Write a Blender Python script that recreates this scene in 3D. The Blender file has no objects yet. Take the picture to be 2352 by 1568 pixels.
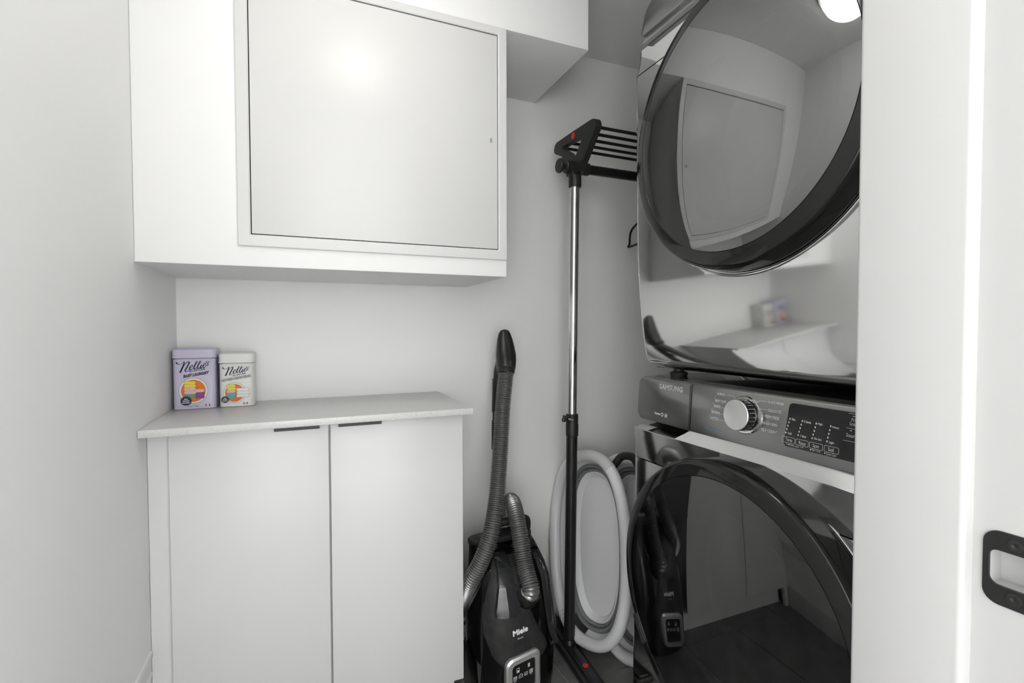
import bpy, bmesh, math, random
from mathutils import Vector, Matrix

S = bpy.context.scene
C = S.collection
random.seed(4)
PI = math.pi

# ------------------------------------------------------------------ camera
cd = bpy.data.cameras.new('camera')
cam = bpy.data.objects.new('camera', cd); C.objects.link(cam)
yaw, pit, rol = math.radians(22.9543), math.radians(1.60162), math.radians(-0.10367)
F = Vector((math.sin(yaw)*math.cos(pit), math.cos(yaw)*math.cos(pit), -math.sin(pit)))
R0 = Vector((math.cos(yaw), -math.sin(yaw), 0)); U0 = R0.cross(F)
Rr = R0*math.cos(rol) + U0*math.sin(rol); Ur = U0*math.cos(rol) - R0*math.sin(rol)
M = Matrix((Rr, Ur, -F)).transposed().to_4x4(); M.translation = (0, 0, 1.12)
cam.matrix_world = M
cd.sensor_width = 36; cd.sensor_fit = 'HORIZONTAL'; cd.lens = 1135.974/2352*36
cd.clip_start = 0.02
S.camera = cam

# ------------------------------------------------------------------ world, exposure
w = bpy.data.worlds.new('world'); S.world = w; w.use_nodes = True
w.node_tree.nodes['Background'].inputs[0].default_value = (.8, .82, .85, 1)
w.node_tree.nodes['Background'].inputs[1].default_value = .3
S.view_settings.view_transform = 'Standard'; S.view_settings.look = 'None'
S.view_settings.gamma = 1; S.view_settings.use_curve_mapping = False
S.view_settings.exposure = -0.40
CLOSET_LIGHT = 13.5      # emission of the closet's round ceiling light
HALL_FILL = 2.0        # emission of the round hall light, unseen and added as fill

# added fill lamps, unseen, bounced off the hall wall behind the camera
FILL_LEFT = 56.0
FILL_RIGHT = 42.0
for fx_, fe_, fa_ in ((-.50, FILL_LEFT, -14), (.62, FILL_RIGHT, 24)):
    fd_ = bpy.data.lights.new('bounce_fill', 'AREA'); fd_.shape = 'DISK'; fd_.size = .3; fd_.energy = fe_
    fo = bpy.data.objects.new('bounce_fill', fd_); C.objects.link(fo)
    fo.location = (fx_, -.62, 1.1); fo.rotation_euler = (math.radians(-90), 0, math.radians(fa_))

# ------------------------------------------------------------------ materials
def mat(name, col, rough=.5, metal=0, ior=1.45, coat=0, emit=0, noise=None, bump=None, spec=None):
    m = bpy.data.materials.new(name); m.use_nodes = True
    nt = m.node_tree; b = nt.nodes['Principled BSDF']
    col = (*col, 1) if len(col) == 3 else col
    b.inputs['Base Color'].default_value = col
    b.inputs['Roughness'].default_value = rough
    b.inputs['Metallic'].default_value = metal
    b.inputs['IOR'].default_value = ior
    b.inputs['Coat Weight'].default_value = coat
    b.inputs['Coat Roughness'].default_value = .05
    if spec is not None: b.inputs['Specular IOR Level'].default_value = spec
    if emit:
        b.inputs['Emission Color'].default_value = col
        b.inputs['Emission Strength'].default_value = emit
    def tex(scale, stretch=(1, 1, 1), detail=3):
        tc = nt.nodes.new('ShaderNodeTexCoord'); mp = nt.nodes.new('ShaderNodeMapping')
        mp.inputs['Scale'].default_value = stretch
        n = nt.nodes.new('ShaderNodeTexNoise'); n.inputs['Scale'].default_value = scale
        n.inputs['Detail'].default_value = detail
        nt.links.new(tc.outputs['Object'], mp.inputs['Vector']); nt.links.new(mp.outputs[0], n.inputs['Vector'])
        return n
    if noise:      # (scale, amount, stretch)
        n = tex(noise[0], noise[2] if len(noise) > 2 else (1, 1, 1))
        rp = nt.nodes.new('ShaderNodeValToRGB'); a = noise[1]
        rp.color_ramp.elements[0].position = .3; rp.color_ramp.elements[1].position = .7
        rp.color_ramp.elements[0].color = (*[c*(1-a) for c in col[:3]], 1)
        rp.color_ramp.elements[1].color = (*[min(1, c*(1+a)) for c in col[:3]], 1)
        nt.links.new(n.outputs['Fac'], rp.inputs[0]); nt.links.new(rp.outputs[0], b.inputs['Base Color'])
    if bump:       # (scale, strength, stretch)
        n = tex(bump[0], bump[2] if len(bump) > 2 else (1, 1, 1))
        bp = nt.nodes.new('ShaderNodeBump'); bp.inputs['Strength'].default_value = bump[1]
        bp.inputs['Distance'].default_value = .001
        nt.links.new(n.outputs['Fac'], bp.inputs['Height']); nt.links.new(bp.outputs[0], b.inputs['Normal'])
    return m

def tinted_glass(name, tint, ior, rough=.02, smudge=.05):
    """dark reflective door glass: a sharp reflection over a heavily tinted view through"""
    m = bpy.data.materials.new(name); m.use_nodes = True; nt = m.node_tree
    for n in list(nt.nodes): nt.nodes.remove(n)
    o = nt.nodes.new('ShaderNodeOutputMaterial'); mx = nt.nodes.new('ShaderNodeMixShader')
    fr = nt.nodes.new('ShaderNodeFresnel'); fr.inputs['IOR'].default_value = ior
    gl = nt.nodes.new('ShaderNodeBsdfGlossy'); gl.inputs['Roughness'].default_value = rough
    gl.inputs['Color'].default_value = (1, 1, 1, 1)
    tr = nt.nodes.new('ShaderNodeBsdfTransparent'); tr.inputs['Color'].default_value = (tint, tint, tint, 1)
    df = nt.nodes.new('ShaderNodeBsdfDiffuse'); df.inputs['Color'].default_value = (.5, .5, .52, 1)
    tc = nt.nodes.new('ShaderNodeTexCoord'); mp = nt.nodes.new('ShaderNodeMapping'); mp.inputs['Scale'].default_value = (1, 9, 2)
    ns = nt.nodes.new('ShaderNodeTexNoise'); ns.inputs['Scale'].default_value = 2.2; ns.inputs['Detail'].default_value = 6
    rp = nt.nodes.new('ShaderNodeMapRange'); rp.inputs[1].default_value = .5; rp.inputs[2].default_value = .8
    rp.inputs[3].default_value = .006; rp.inputs[4].default_value = smudge
    m2 = nt.nodes.new('ShaderNodeMixShader')
    L = nt.links.new
    L(tc.outputs['Object'], mp.inputs[0]); L(mp.outputs[0], ns.inputs['Vector']); L(ns.outputs['Fac'], rp.inputs[0])
    L(fr.outputs[0], mx.inputs[0]); L(tr.outputs[0], mx.inputs[1]); L(gl.outputs[0], mx.inputs[2])
    L(rp.outputs[0], m2.inputs[0]); L(mx.outputs[0], m2.inputs[1]); L(df.outputs[0], m2.inputs[2])
    L(m2.outputs[0], o.inputs[0])
    return m

WALL = mat('wall_paint', (.95, .95, .942), .55, bump=(90, .12))
CEIL = mat('ceiling_paint', (.95, .95, .942), .8)
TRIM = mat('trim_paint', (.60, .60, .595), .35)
PANEL = mat('panel_enamel', (.74, .74, .728), .33)
CABW = mat('cabinet_white', (.80, .803, .805), .32)
DARKGAP = mat('dark_gap', (.03, .03, .03), .8)
COUNTER = mat('quartz', (.72, .72, .705), .3, noise=(420, .09))
TILE = mat('slate_tile', (.17, .17, .168), .28, noise=(9, .25))
GROUT = mat('grout', (.5, .5, .48), .9)
STEEL = mat('dark_stainless', (.72, .72, .71), .07, metal=1, bump=(30, .012, (1, .06, 6)))
STEELD = mat('graphite_panel', (.29, .29, .285), .24, metal=.9)
SILVER = mat('silver_trim', (.85, .85, .84), .28, metal=1)
SIDE = mat('machine_side', (.42, .42, .42), .35)
BLACKG = mat('black_gloss', (.012, .012, .012), .08, ior=1.5)
BLACKM = mat('black_matte', (.02, .02, .02), .45)
BLACKS = mat('black_satin', (.015, .015, .015), .3)
CHROME = mat('chrome', (.75, .75, .75), .08, metal=1)
GLASS_D = tinted_glass('dryer_glass', .35, 3.0)
GLASS_W = tinted_glass('washer_glass', .3, 1.85)
BOWL = mat('door_bowl', (.02, .02, .02), .1)
DISPLAY = mat('display_black', (.014, .014, .015), .12, ior=1.5)
INK = mat('white_print', (.95, .95, .95), .5)
INKG = mat('grey_print', (.82, .82, .82), .4)
INKB = mat('blue_print', (.16, .36, .62), .5)
HOSE = mat('hose_ribbed', (.30, .30, .30), .28, metal=.7)
VACM = mat('vacuum_matte', (.025, .025, .025), .5, noise=(40, .35), spec=.35)
VACB = mat('vacuum_gloss', (.004, .004, .004), .07, spec=.32)
SMOKE = mat('smoked_plastic', (.02, .021, .023), .05, coat=.6)
SILP = mat('silver_plastic', (.62, .62, .61), .3, metal=.7)
TUBW = mat('tub_white', (.78, .78, .80), .35)
TUBP = mat('tub_panel', (.62, .62, .62), .4)
TUBG = mat('tub_grey', (.22, .225, .23), .5)
RED = mat('red_button', (.75, .03, .02), .4)
LILAC = mat('tin_lilac', (.60, .57, .72), .28)
TINW = mat('tin_white', (.80, .80, .78), .28)
NAVY = mat('navy_print', (.02, .025, .07), .5)
ORANGE = mat('orange_print', (.80, .20, .01), .5)
CREAM = mat('cream_print', (.85, .83, .80), .5)
YELLOW = mat('yellow_print', (.85, .70, .08), .5)
PINK = mat('pink_print', (.80, .52, .48), .5)
GREEN = mat('green_print', (.10, .36, .25), .5)
PURPLE = mat('purple_print', (.30, .07, .27), .5)
TEAL = mat('teal_print', (.12, .42, .44), .5)
REDP = mat('red_print', (.60, .02, .04), .5)
BRUSH = mat('brushed_aluminium', (.78, .78, .77), .3, metal=1)
_b = BRUSH.node_tree.nodes['Principled BSDF']; _t = BRUSH.node_tree.nodes.new('ShaderNodeTangent')
_t.direction_type = 'RADIAL'; _t.axis = 'X'; _b.inputs['Anisotropic'].default_value = .85
BRUSH.node_tree.links.new(_t.outputs[0], _b.inputs['Tangent'])
LAMP = mat('lamp_diffuser', (1, .985, .955), .4, emit=CLOSET_LIGHT)
LAMP_FILL = mat('fill_diffuser_hall', (1, .985, .955), .4, emit=HALL_FILL)

# ------------------------------------------------------------------ mesh helpers
class MB:
    """collects shapes in world coordinates; build() links them as ONE mesh object"""
    def __init__(s): s.v = []; s.f = []; s.m = []
    def add(s, vs, fs, mi=0):
        k = len(s.v); s.v += [tuple(v) for v in vs]
        s.f += [tuple(i+k for i in f) for f in fs]; s.m += [mi]*len(fs); return s
    def bm(s, b, mi=0):
        b.verts.index_update()
        s.add([v.co[:] for v in b.verts], [[v.index for v in f.verts] for f in b.faces], mi); b.free(); return s
    def box(s, lo, hi, bev=0, seg=2, mi=0, rot=None, piv=None):
        b = bmesh.new(); bmesh.ops.create_cube(b, size=1)
        for v in b.verts:
            v.co = Vector([lo[i]+(hi[i]-lo[i])*(v.co[i]+.5) for i in range(3)])
        if bev: bmesh.ops.bevel(b, geom=b.edges[:], offset=bev, segments=seg, profile=.5, affect='EDGES')
        if rot is not None:
            p = Vector(piv if piv else [(lo[i]+hi[i])/2 for i in range(3)])
            for v in b.verts: v.co = rot @ (v.co-p) + p
        return s.bm(b, mi)
    def prism(s, poly, fn, t0, t1, bev=0, mi=0):
        """poly: 2-D outline; fn(a, b, t) -> xyz"""
        n = len(poly); b = bmesh.new()
        A = [b.verts.new(fn(*p, t0)) for p in poly]; B = [b.verts.new(fn(*p, t1)) for p in poly]
        f0 = b.faces.new(A); f1 = b.faces.new(B[::-1])
        for i in range(n): b.faces.new((A[i], B[i], B[(i+1) % n], A[(i+1) % n]))
        bmesh.ops.recalc_face_normals(b, faces=b.faces[:])
        if bev:
            es = [e for e in b.edges if (e in f0.edges or e in f1.edges)]
            bmesh.ops.bevel(b, geom=es, offset=bev, segments=2, profile=.5, affect='EDGES')
        return s.bm(b, mi)
    def tube(s, pts, r, seg=14, closed=False, caps=True, mi=0):
        pts = [Vector(p) for p in pts]; n = len(pts)
        rs = r if isinstance(r, (list, tuple)) else [r]*n
        vs = []; fs = []; up = None
        for i, p in enumerate(pts):
            if closed: d = pts[(i+1) % n]-pts[i-1]
            else: d = pts[min(i+1, n-1)]-pts[max(i-1, 0)]
            d.normalize()
            if up is None:
                up = Vector((0, 0, 1)) if abs(d.z) < .9 else Vector((1, 0, 0))
            a = (up-d*up.dot(d)).normalized(); up = a; c = d.cross(a)
            for k in range(seg):
                t = 2*PI*k/seg; vs.append(p+(a*math.cos(t)+c*math.sin(t))*rs[i])
        for i in range(n if closed else n-1):
            j = (i+1) % n
            for k in range(seg):
                l = (k+1) % seg; fs.append((i*seg+k, i*seg+l, j*seg+l, j*seg+k))
        if caps and not closed:
            fs.append(tuple(range(seg))[::-1]); fs.append(tuple((n-1)*seg+k for k in range(seg)))
        return s.add(vs, fs, mi)
    def lathe(s, prof, o, ax, seg=64, mi=0, capend=False):
        """prof: (distance along ax, radius) pairs"""
        ax = Vector(ax).normalized(); o = Vector(o)
        a = ax.orthogonal().normalized(); c = ax.cross(a); vs = []; fs = []
        for (h, r) in prof:
            for k in range(seg):
                t = 2*PI*k/seg; vs.append(o+ax*h+(a*math.cos(t)+c*math.sin(t))*max(r, 1e-5))
        for i in range(len(prof)-1):
            for k in range(seg):
                l = (k+1) % seg; fs.append((i*seg+k, (i+1)*seg+k, (i+1)*seg+l, i*seg+l))
        if capend:
            fs.append(tuple(range(seg))); fs.append(tuple((len(prof)-1)*seg+k for k in range(seg))[::-1])
        return s.add(vs, fs, mi)
    def rings(s, rows, caps=True, mi=0):
        n = len(rows[0]); vs = [p for r in rows for p in r]; fs = []
        for i in range(len(rows)-1):
            for k in range(n):
                l = (k+1) % n; fs.append((i*n+k, i*n+l, (i+1)*n+l, (i+1)*n+k))
        if caps: fs.append(tuple(range(n))[::-1]); fs.append(tuple((len(rows)-1)*n+k for k in range(n)))
        return s.add(vs, fs, mi)
    def grid(s, rows, mi=0):
        n = len(rows[0]); vs = [p for r in rows for p in r]
        fs = [(i*n+k, i*n+k+1, (i+1)*n+k+1, (i+1)*n+k) for i in range(len(rows)-1) for k in range(n-1)]
        return s.add(vs, fs, mi)
    def build(s, name, mats, parent=None, origin=None, angle=35, fix=True):
        root = parent
        while root is not None and root.parent is not None: root = root.parent
        off = Vector(root.location) if root is not None else Vector((0, 0, 0))
        if root is None:
            xs = list(zip(*s.v))
            off = Vector(origin) if origin else Vector(((min(xs[0])+max(xs[0]))/2, (min(xs[1])+max(xs[1]))/2, min(xs[2])))
        me = bpy.data.meshes.new(name)
        me.from_pydata([tuple(Vector(v)-off) for v in s.v], [], s.f)
        if fix:
            b = bmesh.new(); b.from_mesh(me); bmesh.ops.recalc_face_normals(b, faces=b.faces[:]); b.to_mesh(me); b.free()
        mats = mats if isinstance(mats, (list, tuple)) else [mats]
        for m in mats: me.materials.append(m)
        if len(mats) > 1 and len(me.polygons) == len(s.m):
            me.polygons.foreach_set('material_index', s.m)
        me.polygons.foreach_set('use_smooth', [True]*len(me.polygons))
        me.set_sharp_from_angle(angle=math.radians(angle)); me.update()
        o = bpy.data.objects.new(name, me); C.objects.link(o)
        if parent is None: o.location = off
        else: o.parent = parent
        return o

def thing(name, label, cat, loc, group=None):
    o = bpy.data.objects.new(name, None); C.objects.link(o); o.empty_display_size = .05
    o.location = loc; o['label'] = label; o['category'] = cat
    if group: o['group'] = group
    return o
def tag(o, label, cat, group=None):
    o['label'] = label; o['category'] = cat
    if group: o['group'] = group
    return o
def struct(o, label=None):
    o['kind'] = 'structure'
    if label: o['label'] = label
    return o
def lab(o, t): o['label'] = t; return o

def smoothpath(ctrl, n=12):
    """Catmull-Rom through the control points"""
    P = [Vector(p) for p in ctrl]; P = [P[0]*2-P[1]]+P+[P[-1]*2-P[-2]]; out = []
    for i in range(1, len(P)-2):
        for k in range(n):
            t = k/n; a, b, c, d = P[i-1], P[i], P[i+1], P[i+2]
            out.append(.5*((2*b)+(c-a)*t+(2*a-5*b+4*c-d)*t*t+(3*b-a-3*c+d)*t**3))
    out.append(P[-2]); return out
def resample(pts, step):
    out = [pts[0]]; acc = 0
    for a, b in zip(pts, pts[1:]):
        L = (b-a).length; d = step-acc
        while d <= L: out.append(a.lerp(b, d/L)); d += step
        acc = L-(d-step)
    return out
def rrect(x0, y0, x1, y1, r, n=5):
    r = r if isinstance(r, (list, tuple)) else [r]*4   # corners: lo-lo, hi-lo, hi-hi, lo-hi
    out = []
    for (cx, cy, q, rr) in ((x0, y0, 2, r[0]), (x1, y0, 3, r[1]), (x1, y1, 0, r[2]), (x0, y1, 1, r[3])):
        sx = 1 if cx == x0 else -1; sy = 1 if cy == y0 else -1
        if rr <= 0: out.append((cx, cy)); continue
        for k in range(n+1):
            t = (q+k/n)*PI/2; out.append((cx+sx*rr+rr*math.cos(t), cy+sy*rr+rr*math.sin(t)))
    return out
def sup(t, a, b, e):
    c, s_ = math.cos(t), math.sin(t)
    return (math.copysign(abs(c)**(2/e), c)*a, math.copysign(abs(s_)**(2/e), s_)*b)

_tc = {}
def textmesh(t, bold=0, shear=0, spacing=1):
    key = (t, shear, spacing)
    if key not in _tc:
        cu = bpy.data.curves.new('text', 'FONT'); cu.body = t; cu.shear = shear; cu.resolution_u = 3
        cu.space_character = spacing
        ob = bpy.data.objects.new('text', cu); C.objects.link(ob)
        dg = bpy.context.evaluated_depsgraph_get(); dg.update()
        me = bpy.data.meshes.new_from_object(ob.evaluated_get(dg))
        V = [tuple(v.co) for v in me.vertices]; Fc = [tuple(p.vertices) for p in me.polygons]
        bpy.data.objects.remove(ob); bpy.data.curves.remove(cu); bpy.data.meshes.remove(me)
        x0 = min(v[0] for v in V); x1 = max(v[0] for v in V)
        y0 = min(v[1] for v in V); y1 = max(v[1] for v in V)
        _tc[key] = ([((v[0]-x0)/(x1-x0), (v[1]-y0)/(y1-y0)) for v in V], Fc)
    return _tc[key]
def put_text(mb, t, fn, a0, a1, bc, h, slope=0, mi=0, **k):
    """text between a0 and a1, centred on height bc; fn(a, b) -> xyz"""
    V, Fc = textmesh(t, **k)
    q = k.get('bold', 0)*h*1.1      # bold: stamped again a little to each side
    for dx, dy in ((0, 0), (q, 0), (-q, 0), (0, q), (0, -q))[:5 if q else 1]:
        mb.add([fn(a0+(a1-a0)*x+dx, bc-h/2+h*y+slope*abs(a1-a0)*(x-.5)+dy) for x, y in V], Fc, mi)
def stroke(mb, pts, ws, fn, mi=0, n=8):
    P = smoothpath([(p[0], p[1], 0) for p in pts], n); m = len(P); L = []; Rt = []
    for i, p in enumerate(P):
        d = (P[min(i+1, m-1)]-P[max(i-1, 0)]); d.normalize(); q = Vector((-d.y, d.x, 0))
        t = i/(m-1)*(len(ws)-1); k = min(int(t), len(ws)-2); wd = ws[k]+(ws[k+1]-ws[k])*(t-k)
        a = p+q*wd/2; b = p-q*wd/2; L.append(fn(a.x, a.y)); Rt.append(fn(b.x, b.y))
    mb.grid([L, Rt], mi)
def disc(mb, cx, cy, rx, ry, fn, mi=0, n=40):
    mb.add([fn(cx+rx*math.cos(2*PI*k/n), cy+ry*math.sin(2*PI*k/n)) for k in range(n)], [tuple(range(n))], mi)
def quad(mb, x0, y0, x1, y1, fn, mi=0):
    mb.add([fn(x0, y0), fn(x1, y0), fn(x1, y1), fn(x0, y1)], [(0, 1, 2, 3)], mi)
def line(mb, pts, wd, fn, mi=0):
    for (a, b), (c, d) in zip(pts, pts[1:]):
        L = math.hypot(c-a, d-b); nx, ny = -(d-b)/L*wd/2, (c-a)/L*wd/2
        mb.add([fn(a+nx, b+ny), fn(c+nx, d+ny), fn(c-nx, d-ny), fn(a-nx, b-ny)], [(0, 1, 2, 3)], mi)

# ================================================================== ROOM
XL, XR, YB, YF, ZC = -.331, 1.70, 1.676, .323, 2.165
YU = 1.298                                   # front of the bulkhead
# floor: grout bed and slate tiles
fl = struct(MB().box((-1.3, -1.5, -.06), (XR+.1, YB+.1, -.004)).build('floor', GROUT, origin=(0, 0, 0)), 'dark grey tiled floor')
cache = {}
tx0, ty0, tw, tl, g = .76, 1.33, .305, .61, .004
for i in range(-8, 4):
    for j in range(-5, 2):
        x0, x1 = max(tx0+i*tw+g/2, -1.3), min(tx0+(i+1)*tw-g/2, XR)
        y0, y1 = max(ty0+j*tl+g/2, -1.5), min(ty0+(j+1)*tl-g/2, YB)
        if x1-x0 < .01 or y1-y0 < .01: continue
        if y0 > YF and x1 > XL: x0 = max(x0, XL)
        if x1-x0 < .01: continue
        k = (round(x1-x0, 3), round(y1-y0, 3))
        if k not in cache:
            o = MB().box((-k[0]/2, -k[1]/2, -.008), (k[0]/2, k[1]/2, 0), .0012, 1).build('tile', TILE, origin=(0, 0, 0))
            cache[k] = o.data
        else:
            o = bpy.data.objects.new('tile', cache[k]); C.objects.link(o)
        o.parent = fl; o.location = ((x0+x1)/2, (y0+y1)/2, 0)
struct(MB().box((XL-.1, .12, 0), (XL, YB+.1, ZC)).build('wall_left', WALL), 'plain white wall on the left')
struct(MB().box((XL, YB, 0), (XR+.1, YB+.1, ZC)).build('wall_back', WALL), 'white back wall behind the rack and counter')
struct(MB().box((XR, .12, 0), (XR+.1, YB, ZC)).build('wall_right', WALL), 'white wall behind the machines')
struct(MB().box((XL-.1, .12, ZC), (XR+.1, YB+.1, ZC+.1)).build('ceiling', CEIL), 'white ceiling')
# front wall with the doorway
OX0, OX1, ZD = -.29, .526, 2.03
fw = MB().box((OX1+.02, .12, 0), (XR, YF, ZC)).box((XL, .12, 0), (OX0-.02, YF, ZC)).box((OX0-.02, .12, ZD+.02), (OX1+.02, YF, ZC))
struct(fw.build('wall_front', WALL), 'white wall around the doorway')
# right door jamb with its stop and the strike mortise cut in it
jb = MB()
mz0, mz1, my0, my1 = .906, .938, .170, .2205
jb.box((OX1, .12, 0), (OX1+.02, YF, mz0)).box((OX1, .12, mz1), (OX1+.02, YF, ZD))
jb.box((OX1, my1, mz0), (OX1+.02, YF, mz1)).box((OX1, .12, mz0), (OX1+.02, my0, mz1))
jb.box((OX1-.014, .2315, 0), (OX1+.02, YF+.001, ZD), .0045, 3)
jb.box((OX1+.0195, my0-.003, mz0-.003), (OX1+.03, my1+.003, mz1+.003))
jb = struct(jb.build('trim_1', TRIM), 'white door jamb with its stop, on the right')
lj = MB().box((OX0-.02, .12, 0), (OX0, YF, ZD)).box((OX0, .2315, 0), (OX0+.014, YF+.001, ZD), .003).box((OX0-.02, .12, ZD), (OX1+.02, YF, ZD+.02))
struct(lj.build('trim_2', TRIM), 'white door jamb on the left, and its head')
# strike plate: a black plate with a rounded opening
sp = MB()
px = OX1-.0016
outer = rrect(.178, .8915, .2240, .9525, [.0, .011, .011, .0], 6)
inner = rrect(.170, .9075, .2200, .9365, [.0, .006, .006, .0], 6)
n = len(outer)
A = [(px, a, b) for a, b in outer]; B = [(px, max(a, .178), b) for a, b in inner]
A2 = [(OX1, a, b) for a, b in outer]; B2 = [(OX1+.001, max(a, .178), b) for a, b in inner]
fs = [(i, (i+1) % n, n+(i+1) % n, n+i) for i in range(n)]
sp.add(A+B, fs); sp.add(A+A2, fs); sp.add(B+B2, fs)
spo = lab(sp.build('strike_plate', BLACKS, jb), 'black metal strike plate')
for zz in (.9002, .9440):
    sm = MB().lathe([(0, .0052), (.0009, .005), (.0012, .0035), (.0008, .0016), (.0002, .0008)], (px+.0002, .2035, zz), (-1, 0, 0), 20)
    sm.build('screw', BLACKM, spo)
MB().box((OX1-.004, .178, .9125), (OX1-.001, .190, .9245), .001).build('latch_lip', BLACKS, spo)
# baseboard on the left wall
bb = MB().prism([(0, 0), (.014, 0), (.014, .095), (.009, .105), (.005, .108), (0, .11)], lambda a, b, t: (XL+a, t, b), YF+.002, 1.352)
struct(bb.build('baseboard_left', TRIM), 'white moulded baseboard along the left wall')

# tall moulded wall trim that runs into the cabinet filler
tr3 = MB().prism([(0, .322), (.003, .323), (.005, .327), (.003, .331), (.0015, .333), (.0015, .362), (.004, .364), (.006, .371), (.004, .379), (0, .382)], lambda a, b, t: (XL+a, t, b), YF+.002, 1.350)
struct(tr3.build('trim_3', CABW), 'white moulding low on the left wall, running into the cabinet')
# bulkhead: L-shaped drywall box above the counter, with the ceiling soffit on its right
XU, ZU, XS, ZS = .534, 1.263, .801, 1.951
bk = MB().prism([(XL, ZU), (XU, ZU), (XU, ZS), (XS, ZS), (XS, ZC), (XL, ZC)], lambda a, b, t: (a, t, b), YU, YB, bev=.003)
struct(bk.build('wall_bulkhead', WALL), 'white drywall bulkhead over the counter')

# ================================================================== CEILING LIGHTS
def ceiling_light(name, label, x, y, zc, r, lm):
    t = thing(name, label, 'ceiling light', (x, y, zc-.085))
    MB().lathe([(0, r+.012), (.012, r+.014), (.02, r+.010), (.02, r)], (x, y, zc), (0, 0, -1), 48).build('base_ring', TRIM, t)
    MB().lathe([(.012, r), (.040, r*.98), (.062, r*.88), (.076, r*.66), (.083, r*.35), (.085, 0)], (x, y, zc), (0, 0, -1), 48).build('diffuser', lm, t)
    return t
ceiling_light('ceiling_light', 'round white flush light on the closet ceiling', .145, .77, ZC, .14, LAMP)

# hall behind the camera
struct(MB().box((-1.4, -1.5, 0), (-1.3, .12, 2.4)).build('wall_hall_left', WALL))
struct(MB().box((XR, -1.5, 0), (XR+.1, .12, 2.4)).build('wall_hall_right', WALL))
struct(MB().box((-1.4, -1.6, 0), (XR+.1, -1.5, 2.4)).build('wall_hall_back', WALL))
struct(MB().box((-1.4, -1.6, 2.4), (XR+.1, .12, 2.5)).build('ceiling_hall', CEIL))
struct(MB().box((-1.3, .10, 0), (XL-.1, .22, 2.4)).build('wall_hall_front', WALL))
struct(MB().box((XL-.1, .10, ZC), (XR, .12, 2.4)).build('wall_hall_header', WALL))
ceiling_light('ceiling_light', 'unseen round white fill light added on the hall ceiling outside the doorway', .1, -.75, 2.4, .26, LAMP_FILL)  # added fill lamp, out of view

# ================================================================== ELECTRICAL PANEL
ep = thing('electrical_panel', 'large white metal access panel set in the bulkhead above the counter', 'electrical panel', (.19, YU, 1.309))
fx0, fx1, fz0, fz1 = -.134, XU-.001, 1.309, 1.949
dx0, dx1, dz0, dz1 = -.107, .5065, 1.3365, 1.9265
fr = MB(); yf = YU-.008
o_ = rrect(fx0, fz0, fx1, fz1, .004, 3); i_ = rrect(dx0, dz0, dx1, dz1, .001, 3); n = len(o_)
fs = [(i, (i+1) % n, n+(i+1) % n, n+i) for i in range(n)]
q_ = rrect(fx0+.002, fz0+.002, fx1-.002, fz1-.002, .004, 3); p_ = rrect(dx0-.003, dz0-.003, dx1+.003, dz1+.003, .001, 3)
fr.add([(a, yf+.001, b) for a, b in q_]+[(a, yf, b) for a, b in p_], fs)
fr.add([(a, yf+.003, b) for a, b in o_]+[(a, yf+.001, b) for a, b in q_], fs)
fr.add([(a, YU, b) for a, b in o_]+[(a, yf+.003, b) for a, b in o_], fs)
fr.add([(a, yf, b) for a, b in p_]+[(a, yf+.002, b) for a, b in i_], fs)
fr.add([(a, yf+.002, b) for a, b in i_]+[(a, YU, b) for a, b in i_], fs)
fr.build('frame', PANEL, ep)
MB().box((dx0, YU-.0012, dz0), (dx1, YU-.0002, dz1)).build('rebate', DARKGAP, ep)
dr = MB().box((dx0+.0022, YU-.0065, dz0+.0022), (dx1-.0022, YU-.001, dz1-.0035), .0012, 2).build('door', PANEL, ep)
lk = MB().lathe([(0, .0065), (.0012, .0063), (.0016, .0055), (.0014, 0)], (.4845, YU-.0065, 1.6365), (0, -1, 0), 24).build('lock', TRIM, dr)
lab(MB().box((.4838, YU-.0086, 1.632), (.4852, YU-.0075, 1.641)).build('keyhole', DARKGAP, dr), 'dark key slot')

# ================================================================== BASE CABINET AND COUNTER
YD = 1.345
bc = thing('base_cabinet', 'white two-door cabinet with black edge pulls under the grey counter', 'cabinet', (.06, 1.5, 0))
MB().box((-.286, YD+.02, .105), (.415, YB-.002, .880)).build('carcass', [CABW], bc)
MB().box((XL+.001, YD+.014, 0), (-.286, YD+.034, .880)).build('filler_panel', CABW, bc)
MB().box((-.286, YD+.06, 0), (.405, YD+.075, .105)).build('toe_kick', CABW, bc)
gx = .0605
for (a, b, p0, p1, hz) in ((-.287, gx-.0022, -.067, .037, 0), (gx+.0022, .4165, .082, .190, 0)):
    d = MB().box((a, YD, .108), (b, YD+.019, .8755), .0015, 2).build('door', CABW, bc)
    h = MB()
    h.box((p0, YD-.010, .8765), (p1, YD+.019, .8785))
    h.box((p0, YD-.012, .8665), (p1, YD-.0095, .8785), .0008, 1)
    lab(h.build('handle', BLACKS, d), 'black metal edge pull')
ct = MB().box((XL+.001, 1.287, .8825), (.430, YB-.001, .9), .0022, 2).build('countertop', COUNTER)
tag(ct, 'grey speckled quartz countertop on the white cabinet', 'countertop')

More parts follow.
